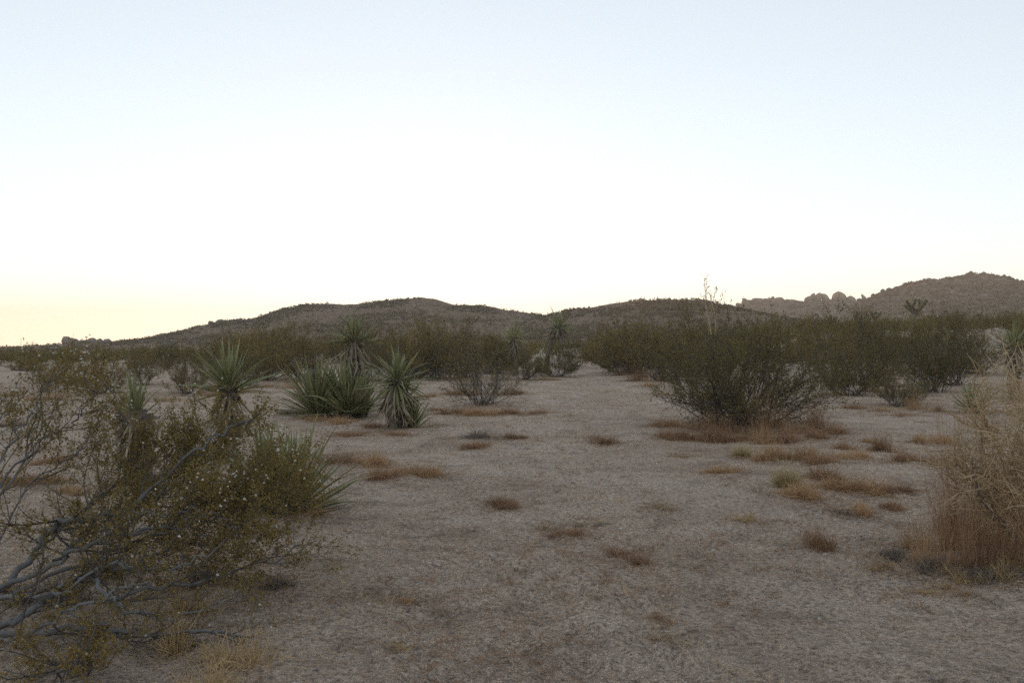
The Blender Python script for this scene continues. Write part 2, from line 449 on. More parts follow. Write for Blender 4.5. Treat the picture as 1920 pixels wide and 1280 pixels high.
# loose rock and scrub covering the hillsides (uncountable)
def ico():
    import bmesh
    bm = bmesh.new(); bmesh.ops.create_icosphere(bm, subdivisions=1, radius=1)
    V = np.array([v.co[:] for v in bm.verts]); T = np.array([[v.index for v in f.verts] for f in bm.faces]); bm.free(); return V, T
IV, IT = ico()
def hill_cover(hill, n_rock, n_scrub, smin, smax, rocky):
    rg = np.random.default_rng(int(hill.seed * 100))
    g = Geo()
    xs = rg.uniform(hill.X[1], hill.X[-2], n_rock * 3); ys = hill.D - hill.front * 0.98 * rg.random(n_rock * 3) + 6 * rg.random(n_rock * 3)
    keep = vn(xs / 18 + 3, ys / 18) + rg.uniform(-0.25, 0.25, len(xs)) > 0.05
    xs, ys = xs[keep][:n_rock], ys[keep][:n_rock]; zs = hill.z(xs, ys)
    for x, y, z in zip(xs, ys, zs):
        s = smin + (smax - smin) * rg.random() ** 3
        V = IV * rg.uniform(0.75, 1.2, (len(IV), 1)) * np.array([s, s, s * rg.uniform(0.5, 0.9)]) * rg.uniform(0.8, 1.3, 3)
        g.add(V + np.array([x, y, z + s * 0.15]), None, IT)
    o = link('hillside_rocks', g.mesh('hillside_rocks', M['hillrock'], False)); tag(o, 'loose granite rocks strewn over a hillside', 'rocks', None, 'stuff')
    g = Geo()
    xs = rg.uniform(hill.X[1], hill.X[-2], n_scrub * 2); ys = hill.D - hill.front * rg.random(n_scrub * 2) + 8 * rg.random(n_scrub * 2)
    kp = fbm(xs / 22 + 8, ys / 22, 3) + rg.normal(0, .16, len(xs)) > 0.0
    xs, ys = xs[kp][:n_scrub], ys[kp][:n_scrub]
    zs = hill.z(xs, ys)
    P = []
    for x, y, z in zip(xs, ys, zs):
        s = rg.uniform(0.35, 1.3); n = 16
        q = rg.normal(size=(n, 3)) * np.array([0.45, 0.45, 0.28]) * s; q[:, 2] = np.abs(q[:, 2])
        P.append(q + np.array([x, y, z]))
    g.diamonds(np.concatenate(P), 0.62, 0.45, rg, 0.5)
    o = link('hillside_scrub', g.mesh('hillside_scrub', M['hillscrub'])); tag(o, 'small brown scrub dotted over a hillside', 'scrub', None, 'stuff')
hill_cover(hC, 900, 5200, 0.2, 0.9, False)
hill_cover(hB, 450, 2200, 0.25, 1.0, False)
hill_cover(hR, 2400, 2600, 0.4, 2.3, True)
hill_cover(hK, 900, 500, 0.5, 2.6, True)
hill_cover(hL, 350, 700, 0.3, 1.4, True)

# ------------------------------------------------------------------ creosote bushes
def grow(rg, p, d, length, nseg, wig, up):
    P = [np.array(p, float)]; d = np.array(d, float); d /= np.linalg.norm(d) + 1e-9
    for k in range(nseg):
        d = d + rg.normal(0, wig, 3); d[2] += up; d /= np.linalg.norm(d)
        P.append(P[-1] + d * length / nseg)
    return np.array(P)
def side_dir(rg, d, lo, hi):
    d = d / (np.linalg.norm(d) + 1e-9)
    a = np.cross(d, rg.normal(size=3)); a /= np.linalg.norm(a) + 1e-9
    t = rg.uniform(lo, hi); return d * math.cos(t) + a * math.sin(t)

def branch_out(rg, P, r0, wood, leafP, tips, nb, nt, nl, bl, tl, t0=0.3, sides=4, up=0.03, zmin=0.02, rmin=0.001):
    """side branches, twigs and leaf positions along one stem polyline"""
    L = np.linalg.norm(np.diff(P, axis=0), axis=1).sum(); n = len(P)
    for b in range(nb):
        t = t0 + (1 - t0) * (b + rg.random()) / nb
        i = min(int(t * (n - 1)), n - 2); f = t * (n - 1) - i
        q = P[i] * (1 - f) + P[i + 1] * f
        d = side_dir(rg, P[i + 1] - P[i], 0.35, 0.95); d[2] += 0.15
        l2 = bl * rg.uniform(0.6, 1.25) * (1.1 - 0.55 * t)
        B = grow(rg, q, d, l2, 5, 0.17, up); B[:, 2] = np.maximum(B[:, 2], zmin)
        rb = r0 * (1 - 0.75 * t) * 0.6
        wood.tube(B, np.maximum(np.linspace(rb, rb * 0.35, 6), rmin * 1.3), max(3, sides - 1))
        tips.append(B[-1])
        for k in range(nt):
            u = 0.25 + 0.75 * (k + rg.random()) / nt
            j = min(int(u * 5), 4); ff = u * 5 - j
            q2 = B[j] * (1 - ff) + B[j + 1] * ff
            d2 = side_dir(rg, B[j + 1] - B[j], 0.3, 0.9); d2[2] += 0.2
            Tw = grow(rg, q2, d2, tl * rg.uniform(0.5, 1.3), 3, 0.2, 0.05); Tw[:, 2] = np.maximum(Tw[:, 2], zmin)
            wood.tube(Tw, np.maximum(np.linspace(rb * 0.38, rb * 0.15, 4), rmin * np.array([1, .95, .85, .6])), 3)
            tips.append(Tw[-1])
            m = max(1, int(nl * rg.uniform(0.5, 1.4)))
            w = rg.uniform(0.15, 1.05, m) * 2.999
            jj = np.minimum(w.astype(int), 2); fr = (w - jj)[:, None]
            leafP.append(Tw[jj] * (1 - fr) + Tw[jj + 1] * fr + rg.normal(0, tl * 0.07, (m, 3)))

def creosote_meshes(seed, H, R, nst, nb, nt, nl, leaf, seeds=0, seed_r=0.008, rad=0.016, low=1.3, bare=0.3, topseeds=0.55, wmat='darkwood', smat='seedtan'):
    rg = np.random.default_rng(seed)
    wood = Geo(); leafP = []; tips = []
    for s in range(nst):
        az = 2 * math.pi * (s + rg.random()) / nst * 2.618 + rg.random()
        tl = low * math.sqrt(rg.uniform(0.02, 1.0))
        k = rg.uniform(0.72, 1.05)
        tgt = np.array([R * math.sin(tl) * math.cos(az), R * math.sin(tl) * math.sin(az), H * (math.cos(tl) * 0.9 + 0.1)]) * k
        L = np.linalg.norm(tgt)
        d0 = tgt / L; d0 = d0 + np.array([d0[0], d0[1], -0.15]) * 0.3
        base = np.array([rg.normal(0, 0.12 * R), rg.normal(0, 0.12 * R), -0.03])
        P = grow(rg, base, d0, L, 8, 0.13, 0.035)
        P = P + (tgt - P[-1]) * (np.linspace(0, 1, 9) ** 1.5)[:, None]
        P[1:, 2] = np.maximum(P[1:, 2], 0.04)
        r0 = rad * rg.uniform(0.6, 1.3)
        wood.tube(P, np.linspace(r0, r0 * 0.3, 9), 5)
        branch_out(rg, P, r0, wood, leafP, tips, nb, nt, nl, L * 0.38, L * 0.17, bare, rmin=leaf * 0.045)
    LP = np.concatenate(leafP)
    lg = Geo(); lg.diamonds(LP, leaf, leaf * 0.55, rg, 0.35)
    sg = Geo()
    if seeds:
        tp = np.array(tips); tp = tp[tp[:, 2] > np.quantile(tp[:, 2], topseeds)]
        c = tp[rg.integers(0, len(tp), seeds)] + rg.normal(0, 0.012, (seeds, 3))
        sg.octas(c, seed_r, rg)
    return wood.mesh('branches', M[wmat]), lg.mesh('foliage', M['leaf']), (sg.mesh('seed_heads', M[smat]) if seeds else None)

def creosote_obj(loc, meshes, label, group=None, scale=1.0, rz=0.0, name='creosote_bush', cat='bush'):
    root = link(name, None, None, loc)
    root.scale = (scale, scale, scale) if not isinstance(scale, tuple) else scale
    root.rotation_euler = (0, 0, rz)
    link('branches', meshes[0], root)
    tag(link('foliage', meshes[1], root), kind='stuff')
    if meshes[2]: tag(link('seed_heads', meshes[2], root), kind='stuff')
    tag(root, label, cat, group)
    if loc[1] < 45: BASES.append((loc[0], loc[1], 0.9))
    return root

# mid-ground bushes, each with its own shape
G1 = 'creosote bushes around the clearing'
big = creosote_obj(place(1400, 798), creosote_meshes(11, 2.12, 1.95, 54, 9, 7, 9, 0.036, 260, 0.013, 0.016, 1.52, 0.24), 'large dense olive creosote bush right of the sandy clearing', G1)
def seed_stalk(root, x, y, z0, z1, seed):
    rg = np.random.default_rng(seed); w = Geo(); tips = []; lp = []
    for k in range(4):
        P = grow(rg, (x + rg.normal(0, .06), y + rg.normal(0, .06), z0), (rg.normal(0, .3), rg.normal(0, .3), 1), (z1 - z0) * rg.uniform(.6, 1.0), 7, .13, .02)
        w.tube(P, np.linspace(.006, .003, 8), 4); branch_out(rg, P, .008, w, lp, tips, 7, 3, 2, .22, .1, .35, rmin=.0022)
    t = np.array(tips); g = Geo(); g.octas(t[rg.integers(0, len(t), 70)], .012, rg)
    st = link('seed_stalk', w.mesh('seed_stalk', M['tan']), root); tag(link('seed_heads', g.mesh('seed_heads', M['seedtan']), st), kind='stuff')
seed_stalk(big, -.77, 0, 1.75, 2.95, 3)
creosote_obj(place(905, 760), creosote_meshes(12, 1.85, 1.25, 42, 7, 5, 5, 0.030, 240, 0.013, 0.010, 1.45, 0.28), 'thin creosote bush with bare dark stems at centre of clearing', G1)
MV = [creosote_meshes(21, 2.2, 1.7, 34, 8, 6, 8, 0.045, 170, 0.014, 0.014, 1.35, 0.25),
      creosote_meshes(22, 1.9, 1.6, 32, 8, 6, 8, 0.045, 60, 0.014, 0.014, 1.4, 0.25),
      creosote_meshes(23, 2.5, 1.7, 32, 8, 6, 8, 0.045, 110, 0.014, 0.014, 1.25, 0.28)]
for px, py, top, k, lb in [
    (1685, 762, 690, 1, 'small dark creosote bush standing before the right bush row'),
    (1745, 735, 592, 2, 'tall dark creosote bush behind the small one at right'),
    (1630, 722, 598, 0, 'creosote bush between the large bush and right bush row'),
    (1560, 716, 590, 2, 'creosote bush just behind right side of the large bush'),
    (1300, 706, 588, 0, 'creosote bush behind left side of the large bush'),
    (1190, 700, 592, 2, 'pale-tipped creosote bush right of the trail end'),
    (1140, 690, 618, 1, 'low creosote bush beside the trail end'),
    (865, 708, 612, 0, 'creosote bush behind the thin bush at centre'),
    (770, 708, 612, 1, 'creosote bush behind the trunked yucca clump, right side'),
    (570, 716, 622, 0, 'creosote bush behind left side of yucca clump'),
    (500, 712, 626, 1, 'creosote bush left of yucca clump at far clearing edge'),
    (350, 738, 668, 0, 'brownish creosote bush between the two shaggy left yuccas'),
    (190, 738, 652, 1, 'dark green creosote bush behind left foreground seed heads'),
    (90, 736, 664, 2, 'creosote bush near left edge beyond the clearing'),
    (930, 700, 628, 1, 'creosote bush left of the pair of far yuccas'),
    (1075, 686, 625, 2, 'creosote bush just right of leaning far yucca'),
    (1820, 700, 610, 0, 'creosote bush behind right edge yuccas'),
    (1600, 742, 640, 1, 'low creosote bush right behind the large bush'),
    (1780, 722, 600, 0, 'creosote bush left of right edge trunked yucca'),
    (1046, 706, 652, 1, 'low creosote bush at foot of the leaning far yucca'),
    (985, 712, 655, 0, 'low creosote bush before the round-crowned far yucca'),
    (690, 714, 612, 2, 'creosote bush directly behind the tall shaggy yucca trunk'),
    (1245, 714, 604, 1, 'creosote bush at left behind the large bush, by the clearing'),
    (430, 724, 640, 1, 'creosote bush behind the full-crowned left yucca'),
    (270, 722, 655, 2, 'creosote bush behind the few-leaved left yucca'),
    (815, 712, 620, 0, 'creosote bush left behind the thin central bush')]:
    p = place(px, py); h = (py - top) * p.y / F
    hk = (2.2, 1.9, 2.5)[k]
    creosote_obj(p, MV[k], lb, G1, (h / hk * 1.05, h / hk * 1.05, h / hk), px * 0.7)

# the far plain, bushes that nothing tells apart
FV = [creosote_meshes(31, 2.1, 1.9, 22, 6, 5, 9, 0.075, 40, 0.018, 0.016, 1.42, 0.15),
      creosote_meshes(32, 1.7, 1.9, 22, 6, 5, 9, 0.075, 0, 0.014, 0.016, 1.45, 0.15),
      creosote_meshes(33, 2.4, 1.8, 22, 6, 5, 9, 0.075, 20, 0.018, 0.016, 1.35, 0.18)]
rg = np.random.default_rng(44)
nfar = 0; spots = []
while nfar < 285:
    y = (45 * (75 / 45) ** rg.random() if nfar < 65 else 60 * (240 / 60) ** rg.random()); px = rg.uniform(-60, 1980); x = (px - 960) / F * y
    if y < 75 and 1000 < px < 1150: continue
    if 1035 < px < 1125 and y < 120: continue
    if y < 95 and 1760 < px < 1900: continue
    if any((x - a) ** 2 + (y - b) ** 2 < (1.7 + y * 0.008) ** 2 for a, b in spots): continue
    if y < 62 and px < 420: continue
    if y < 52 and px > 1600: continue
    spots.append((x, y)); k = nfar % 3; s = rg.uniform(0.6, 1.35)
    if px < 420: s *= 0.6
    zone = ([z for lim, z in ((130, 'left of the skyline boulders'), (280, 'under the left skyline boulders'), (420, 'left of the middle hill'), (600, 'under the left shoulder of the middle hill'), (820, 'under the middle hill summit'), (1000, 'under the right slope of the middle hill'), (1130, 'beyond the trail end'), (1330, 'under the second hill'), (1480, 'behind the large creosote bush'), (1640, 'under the three rock knobs'), (1800, 'under the left slope of the right rocky hill'), (9999, 'under the right rocky hill near the edge')) if px < lim][0])
    row = 'mid-distance' if y < 75 else ('distant' if y < 130 else 'farthest')
    creosote_obj(gpt(x, y), FV[k], row + ' olive creosote bush in the scrub ' + zone, row + ' creosote bushes ' + zone, (s * rg.uniform(.8, 1.1), s * rg.uniform(.8, 1.1), s * rg.uniform(0.8, 1.15)), rg.uniform(0, 6.28))
    nfar += 1

def thicket():
    rg = np.random.default_rng(46); g = Geo(); P = []; n = 0
    while n < 520:
        y = 85 * (330 / 85) ** rg.random(); px = rg.uniform(-80, 2000); x = (px - 960) / F * y
        if 1045 < px < 1115 and y < 130: continue
        if y < 110 and 1760 < px < 1900: continue
        s = rg.uniform(.7, 1.2) * (.55 if px < 420 else 1); m = 150
        q = rg.normal(size=(m, 3)); q /= np.linalg.norm(q, axis=1)[:, None]; q *= (rg.random((m, 1)) ** .4) * (1 + .35 * rg.normal(size=(m, 1)))
        q = q * np.array([1.5, 1.5, 1.0]) * s; q[:, 2] = np.abs(q[:, 2]) * 1.7 + .1
        P.append(q + np.array([x, y, float(ground_z(x, y))])); n += 1
    g.diamonds(np.concatenate(P), .26, .15, rg, .6)
    tag(link('distant_creosote_scrub', g.mesh('distant_creosote_scrub', M['leaf'])), 'far mass of olive creosote scrub at the foot of the hills', 'scrub', None, 'stuff')
thicket()

# ------------------------------------------------------------------ foreground creosote at left, branch by branch
def spline(P, n):
    P = np.asarray(P, float); m = len(P)
    t = np.linspace(0, m - 1, n); i = np.minimum(t.astype(int), m - 2); f = (t - i)[:, None]
    p0 = P[np.maximum(i - 1, 0)]; p1 = P[i]; p2 = P[i + 1]; p3 = P[np.minimum(i + 2, m - 1)]
    return 0.5 * (2 * p1 + (p2 - p0) * f + (2 * p0 - 5 * p1 + 4 * p2 - p3) * f ** 2 + (3 * p1 - p0 - 3 * p2 + p3) * f ** 3)

def foreground_bush():
    rg = np.random.default_rng(5)
    base = gpt(-3.15, 5.15)
    root = link('creosote_bush', None, None, base); b0 = np.array(base)
    tag(root, 'sprawling foreground creosote bush with grey branches and white seed heads', 'bush', G1)
    main = [  # (px, py, depth) along each grey limb, butt radius, side branches
        ([(-120, 1195, 5.1), (0, 1184, 4.95), (80, 1185, 4.85), (175, 1170, 4.8), (215, 1183, 4.75), (300, 1184, 4.75), (390, 1180, 4.8), (470, 1192, 4.85)], .021, 4, 3),
        ([(-110, 1190, 5.15), (0, 1170, 5.1), (45, 1152, 5.1), (90, 1118, 5.1), (150, 1078, 5.15), (200, 1070, 5.2), (265, 1050, 5.3), (310, 1030, 5.4), (390, 1005, 5.5)], .022, 9, 7),
        ([(150, 1080, 5.15), (178, 1092, 5.0), (215, 1125, 4.9), (262, 1147, 4.85), (335, 1152, 4.85), (420, 1128, 4.9)], .013, 6, 5),
        ([(-110, 1185, 5.3), (0, 1110, 5.5), (60, 1045, 5.6), (92, 992, 5.65), (125, 977, 5.6), (180, 972, 5.6), (240, 957, 5.7), (300, 905, 5.8), (385, 832, 5.9), (437, 800, 6.0), (471, 788, 6.0)], .022, 10, 10),
        ([(-60, 1130, 5.4), (90, 1060, 5.4), (150, 1028, 5.4), (215, 998, 5.5), (320, 987, 5.6), (395, 935, 5.7), (470, 880, 5.8)], .017, 10, 10),
        ([(-120, 1190, 5.3), (-60, 1040, 5.5), (-10, 900, 5.6), (15, 845, 5.6), (62, 765, 5.6), (95, 718, 5.6)], .009, 9, 5),
        ([(-110, 1190, 5.3), (-30, 960, 5.8), (74, 831, 6.0), (130, 800, 6.0), (160, 770, 6.0), (180, 730, 6.0)], .009, 10, 6),
        ([(-100, 1190, 5.4), (0, 1010, 5.9), (60, 905, 6.1), (130, 860, 6.1), (170, 830, 6.2), (205, 825, 6.2)], .008, 10, 7),
        ([(180, 1130, 4.9), (300, 1098, 5.1), (380, 1088, 5.3), (450, 1066, 5.5), (520, 1048, 5.6), (570, 1010, 5.7)], .012, 10, 8),
        ([(-60, 1150, 5.3), (120, 1070, 5.6), (240, 1020, 5.8), (370, 960, 6.1), (470, 930, 6.3), (545, 900, 6.4)], .013, 16, 15),
        ([(100, 1050, 5.5), (200, 985, 5.9), (290, 930, 6.1), (350, 870, 6.2), (385, 840, 6.3), (425, 815, 6.3)], .011, 15, 14),
        ([(60, 1045, 5.6), (150, 960, 6.0), (240, 890, 6.2), (285, 872, 6.3), (330, 850, 6.3)], .011, 12, 12),
        ([(-40, 1000, 5.7), (30, 890, 6.2), (80, 800, 6.4), (115, 745, 6.5), (145, 712, 6.5)], .010, 9, 7),
        ([(210, 1000, 5.5), (300, 1000, 5.5), (400, 970, 5.6), (480, 960, 5.7), (530, 930, 5.7)], .010, 16, 14),
        ([(0, 1120, 5.2), (110, 1110, 5.0), (200, 1060, 5.0), (290, 1065, 5.0), (360, 1050, 5.1), (440, 1000, 5.2)], .013, 9, 7),
        ([(-120, 1195, 5.0), (20, 1200, 4.6), (120, 1150, 4.6), (210, 1110, 4.7), (280, 1090, 4.8)], .014, 4, 4),
        ([(-120, 1190, 5.2), (-60, 950, 5.0), (-20, 810, 5.0), (20, 760, 5.0)], .007, 7, 4),
        ([(240, 957, 5.7), (300, 965, 5.5), (360, 955, 5.4), (420, 975, 5.4), (450, 1010, 5.4)], .009, 12, 11)]
    lg = Geo(); leafP = []; tips = []; twigs = Geo()
    for pts, r0, nb, nl in main:
        P = spline([at(*q) for q in pts], 5 * len(pts))
        P = P + np.vstack([np.zeros(3), rg.normal(0, 0.012, (len(P) - 2, 3)), np.zeros(3)]) - b0
        R = np.linspace(r0 * 1.0, r0 * 0.3, len(P)) * (1 + rg.normal(0, 0.10, len(P)))
        g = Geo(); g.tube(P, R, 8)
        limb = link('branch', g.mesh('branch', M['wood'], True), root); twigs = Geo()
        gz = float(-b0[2]) + 0.03
        branch_out(rg, P, r0, twigs, leafP, tips, int(nb * 1.7), 8, nl * 1.15, 0.46, 0.17, 0.2, 4, 0.03, gz - 0.02)
        tag(link('twigs', twigs.mesh('twigs', M['darkwood']), limb), kind='stuff')
    LP = np.concatenate(leafP)
    lg.diamonds(LP, 0.021, 0.011, rg, 0.3)
    lg.diamonds(LP + rg.normal(0, 0.012, LP.shape), 0.019, 0.010, rg, 0.3)
    tag(link('foliage', lg.mesh('foliage', M['leaf']), root), kind='stuff')
    tp = np.array(tips); sg = Geo()
    up = tp[(tp[:, 2] > 0.95) & (tp[:, 0] < 1.15)]; hi = tp[(tp[:, 2] > 0.7) & (tp[:, 0] >= 1.15)]; lo = tp[tp[:, 2] <= 0.7]
    pick = lambda t, n: t[rg.integers(0, len(t), n)] + rg.normal(0, 0.014, (n, 3))
    c = np.concatenate([pick(up, 330), pick(hi, 170), pick(lo, 70)])
    sg.octas(c, 0.0085, rg); sg.octas(c + rg.normal(0, 0.001, c.shape), 0.0075, rg)
    tag(link('seed_heads', sg.mesh('seed_heads', M['seed'], True), root), kind='stuff')
foreground_bush()
creosote_obj(gpt(-2.1, 4.35), creosote_meshes(51, 0.36, 0.42, 16, 5, 5, 9, 0.016, 40, 0.007, 0.005, 1.3, 0.2), 'small leafy creosote sprig in the bottom left corner', G1)
creosote_obj(gpt(-3.0, 6.9), creosote_meshes(52, 0.9, 0.8, 14, 6, 5, 7, 0.02, 50, 0.007, 0.009, 1.35, 0.3), 'low creosote bush behind the sprawling grey branches', G1)

# ------------------------------------------------------------------ yuccas
def leaf_mesh(name, L, W, bend, twist, mat, n=7):
    V = []; Q = []
    for i in range(n):
        t = i / (n - 1)
        w = W * (0.62 + 0.5 * math.sin(min(t * 2.2, 1.57))) * (1 - t ** 2.2) * 0.5 + 0.0006
        a = bend * t * t
        y = L * t * (1 - 0.22 * abs(a)); z = -L * 0.5 * a * t
        tw = twist * t
        c, s = math.cos(tw), math.sin(tw)
        V += [(-w * c, y, z + w * 0.45 - w * s), (0, y, z), (w * c, y, z + w * 0.45 + w * s)]
    for i in range(n - 1):
        b = i * 3
        Q += [(b, b + 1, b + 4, b + 3), (b + 1, b + 2, b + 5, b + 4)]
    return mesh_np(name, np.array(V), [np.array(Q)], mat, True)
GL = [leaf_mesh('leaf', 1.0, 0.058, b, t, M['yucca']) for b, t in ((0.0, 0), (0.12, 0.2), (0.25, -0.2), (-0.08, 0.1), (0.4, 0.3))]
DL = [leaf_mesh('dead_leaf', 1.0, 0.05, b, t, M['deadleaf']) for b, t in ((0.3, 0.8), (0.7, -0.6), (-0.3, 1.2), (1.0, 0.4))]

def leaf_matrix(p, d, L, W, roll):
    d = Vector(d).normalized()
    up = Vector((0, 0, 1)) if abs(d.z) < 0.97 else Vector((0, -1, 0))
    x = d.cross(up).normalized(); z = x.cross(d).normalized()
    R = Matrix((x, d, z)).transposed().to_4x4()
    return Matrix.Translation(Vector(p)) @ R @ Matrix.Rotation(roll, 4, 'Y') @ Matrix.Diagonal((W, L, L, 1))

def trunk_geo(rg, P, r, k=12):
    P = spline(P, 16); g = Geo()
    R = r * (1.12 - 0.2 * np.linspace(0, 1, 16)) * (1 + 0.06 * rg.normal(size=16))
    g.tube(P, R, k)
    # stubs of old leaf bases
    n = 130
    t = rg.random(n); i = np.minimum((t * 15).astype(int), 14); f = (t * 15 - i)[:, None]
    c = P[i] * (1 - f) + P[i + 1] * f; a = rg.uniform(0, 6.28, n)
    o = np.stack([np.cos(a), np.sin(a), np.full(n, 0.0)], -1)
    c = c + o * r * 0.9
    g.diamonds(c, r * 0.9, r * 0.45, rg, -0.6, o)
    return g, P

def yucca(base, heads, label, group, seed, far=False, name='yucca'):
    """heads: (dx, dy, top height, trunk radius, leaves, leaf length, lowest elevation deg, dead leaves, lean x)"""
    rg = np.random.default_rng(seed)
    root = link(name, None, None, base); tag(root, label, 'yucca', group)
    fg = Geo(); fd = Geo()
    if base[1] < 45: BASES.append((base[0], base[1], 0.45))
    for dx, dy, h, r, nl, L, lo, nd, lean in heads:
        P = [(dx, dy, -0.05), (dx + lean * 0.3, dy, h * 0.5), (dx + lean, dy, h)]
        tg, PP = trunk_geo(rg, P, r)
        trunk = link('trunk', tg.mesh('trunk', M['trunk']), root)
        top = np.array(P[-1])
        for i in range(nl):
            az = i * 2.39996 + rg.normal(0, 0.25); u = (i + 0.5) / nl
            el = math.radians(88 - (88 - lo) * u ** 0.8 + rg.normal(0, 9))
            d = np.array([math.cos(az) * math.cos(el) + lean * 0.25, math.sin(az) * math.cos(el), math.sin(el)])
            p = top + np.array([d[0] * r * 0.6, d[1] * r * 0.6, -0.16 * L * u])
            l = L * rg.uniform(0.62, 1.12) * (0.82 + 0.18 * math.sin(math.pi * u))
            if far:
                fg.diamonds(p[None], l, 0.055, rg, 0, d[None] * 8)
            else:
                o = link('leaf', GL[int(rg.integers(0, 5))] if rg.random() > 0.07 or u < .4 else DL[int(rg.integers(0, 4))], root)
                o.matrix_local = leaf_matrix(p, d, l, rg.uniform(0.7, 1.1) * (L / 0.75) ** 0.5 * 0.85, rg.normal(0, 0.4))
        for i in range(nd):
            az = rg.uniform(0, 6.28); u = rg.random(); el = math.radians(rg.uniform(-82, -35) + (25 if u > 0.85 else 0))
            zt = h - 0.1 * L - u * min(h * 0.65, 0.5) * 0.8
            d = np.array([math.cos(az) * math.cos(el), math.sin(az) * math.cos(el), math.sin(el)])
            fx = np.interp(zt, [0, h * 0.5, h], [dx, dx + lean * 0.3, dx + lean])
            p = np.array([fx + math.cos(az) * r * 0.85, dy + math.sin(az) * r * 0.85, zt])
            l = min(L * rg.uniform(0.45, 0.85), (zt + 0.02) / max(0.2, -d[2]))
            if far: fd.diamonds(p[None], l, 0.06, rg, 0, d[None] * 6)
            else:
                o = link('dead_leaf', DL[int(rg.integers(0, 4))], trunk)
                o.matrix_local = leaf_matrix(p, d, max(l, 0.12), rg.uniform(0.6, 1.0), rg.normal(0, 0.8))
    if far:
        tag(link('leaf_crown', fg.mesh('leaf_crown', M['yuccafar']), root), kind='stuff')
        tag(link('dead_leaf_skirt', fd.mesh('dead_leaf_skirt', M['deadleaffar']), root), kind='stuff')
    return root
YG = 'yuccas around the clearing'
# heads: dx, dy, h, r, nl, L, lo, nd, lean
yucca(place(428, 868), [(0, 0, 1.05, .10, 85, .76, 4, 90, .02)], 'yucca with full spiky crown above the foreground creosote', YG, 61)
yucca(place(262, 905), [(0, 0, .82, .14, 34, .52, 30, 90, -.06)], 'thick shaggy-trunked yucca with few upright leaves at left', YG, 62)
yucca(place(545, 962), [(0, 0, .10, .09, 115, .92, 16, 24, .02), (-.28, .25, .12, .08, 60, .85, 25, 10, 0)], 'trunkless green yucca rosette at right of foreground creosote', YG, 63)
yucca(place(362, 905), [(0, 0, .12, .07, 32, .72, 40, 4, 0)], 'small upright yucca rosette half hidden behind foreground creosote', YG, 64)
yucca(place(640, 782), [(.20, .35, 1.78, .13, 95, .72, 2, 150, .03), (-.42, 0, .22, .11, 140, 1.42, 10, 34, -.1), (.12, -.1, .25, .11, 130, 1.3, 12, 30, .05), (-.05, .5, .35, .1, 80, 1.2, 30, 8, 0), (.42, .1, .2, .1, 70, .95, 20, 24, .05)],
      'big yucca clump with one tall shaggy trunk rising behind rosettes', YG, 65)
yucca(place(737, 803), [(0, 0, .96, .09, 120, .84, -40, 200, .07), (.1, .12, .55, .07, 40, .7, 0, 60, .12)], 'slim-trunked yucca with drooping pale dead leaves', YG, 66)
yucca(place(772, 802), [(0, 0, .06, .07, 52, .70, 25, 8, .03)], 'small yucca rosette at right foot of slim-trunked yucca', YG, 67)
yucca(place(1826, 775), [(0, 0, .15, .09, 80, .78, 8, 14, -.03)], 'low green yucca rosette left of the tan thorn bush', YG, 68)
yucca(place(1902, 748), [(0, 0, 1.55, .13, 85, .95, -8, 70, .0)], 'trunked yucca at the right edge behind tan thorn bush', YG, 69)
yucca(place(985, 703), [(-.45, 0, 1.9, .10, 110, .95, -15, 110, -.1)], 'far yucca with round spiky crown left of leaning one', YG, 70, True)
yucca(place(1022, 700), [(0, 0, 2.5, .11, 120, .95, -35, 140, .75)], 'tall leaning far yucca on skyline by the trail end', YG, 71, True)
yucca(place(1010, 698), [(0, 0, .3, .12, 60, .8, 20, 30, 0)], 'low far yucca rosette below the leaning yucca', YG, 72, True)
yucca(gpt(-36.5, 122), [(0, 0, 2.2, .17, 90, 1.0, -20, 50, 0)], 'distant single-stemmed yucca against left part of middle hill', YG, 73, True)
yucca(gpt(-29, 118), [(0, 0, 1.5, .17, 80, 1.0, -20, 40, 0)], 'distant yucca right of the lone one against middle hill', YG, 74, True)
# dead stump in the clump
rg = np.random.default_rng(9)
p_ = place(592, 779)
g_, _ = trunk_geo(rg, [(0, 0, -0.05), (-.03, 0, .55), (-.06, 0, 1.05)], .1)
st = link('dead_yucca_stump', None, None, p_); tag(st, 'charred dark yucca stump standing inside the big clump', 'stump')
link('trunk', g_.mesh('trunk', M['trunk']), st)
for i in range(26):
    az = rg.uniform(0, 6.28); d = (math.cos(az) * .25, math.sin(az) * .25, -1)
    o = link('dead_leaf', DL[i % 4], st); o.matrix_local = leaf_matrix((-.05 + math.cos(az) * .09, math.sin(az) * .09, 1.05 - rg.random() * .35), d, rg.uniform(.25, .5), .8, rg.normal(0, .8))
# fallen yucca trunk
p_ = place(548, 779)
lo_ = link('fallen_yucca_log', None, None, p_ + Vector((0, 0, .08))); tag(lo_, 'short fallen grey log left of the big yucca clump', 'log')
g_, _ = trunk_geo(rg, [(-.30, 0, -.03), (0, .03, -.01), (.26, .02, -.04)], .075)
link('trunk', g_.mesh('trunk', M['trunk']), lo_)
for i in range(9):
    o = link('dead_leaf', DL[i % 4], lo_); o.matrix_local = leaf_matrix((.25 + .02 * i, rg.normal(0, .05), -.02 + .01 * i), (1, rg.normal(0, .4), .12), rg.uniform(.3, .6), .7, 0)

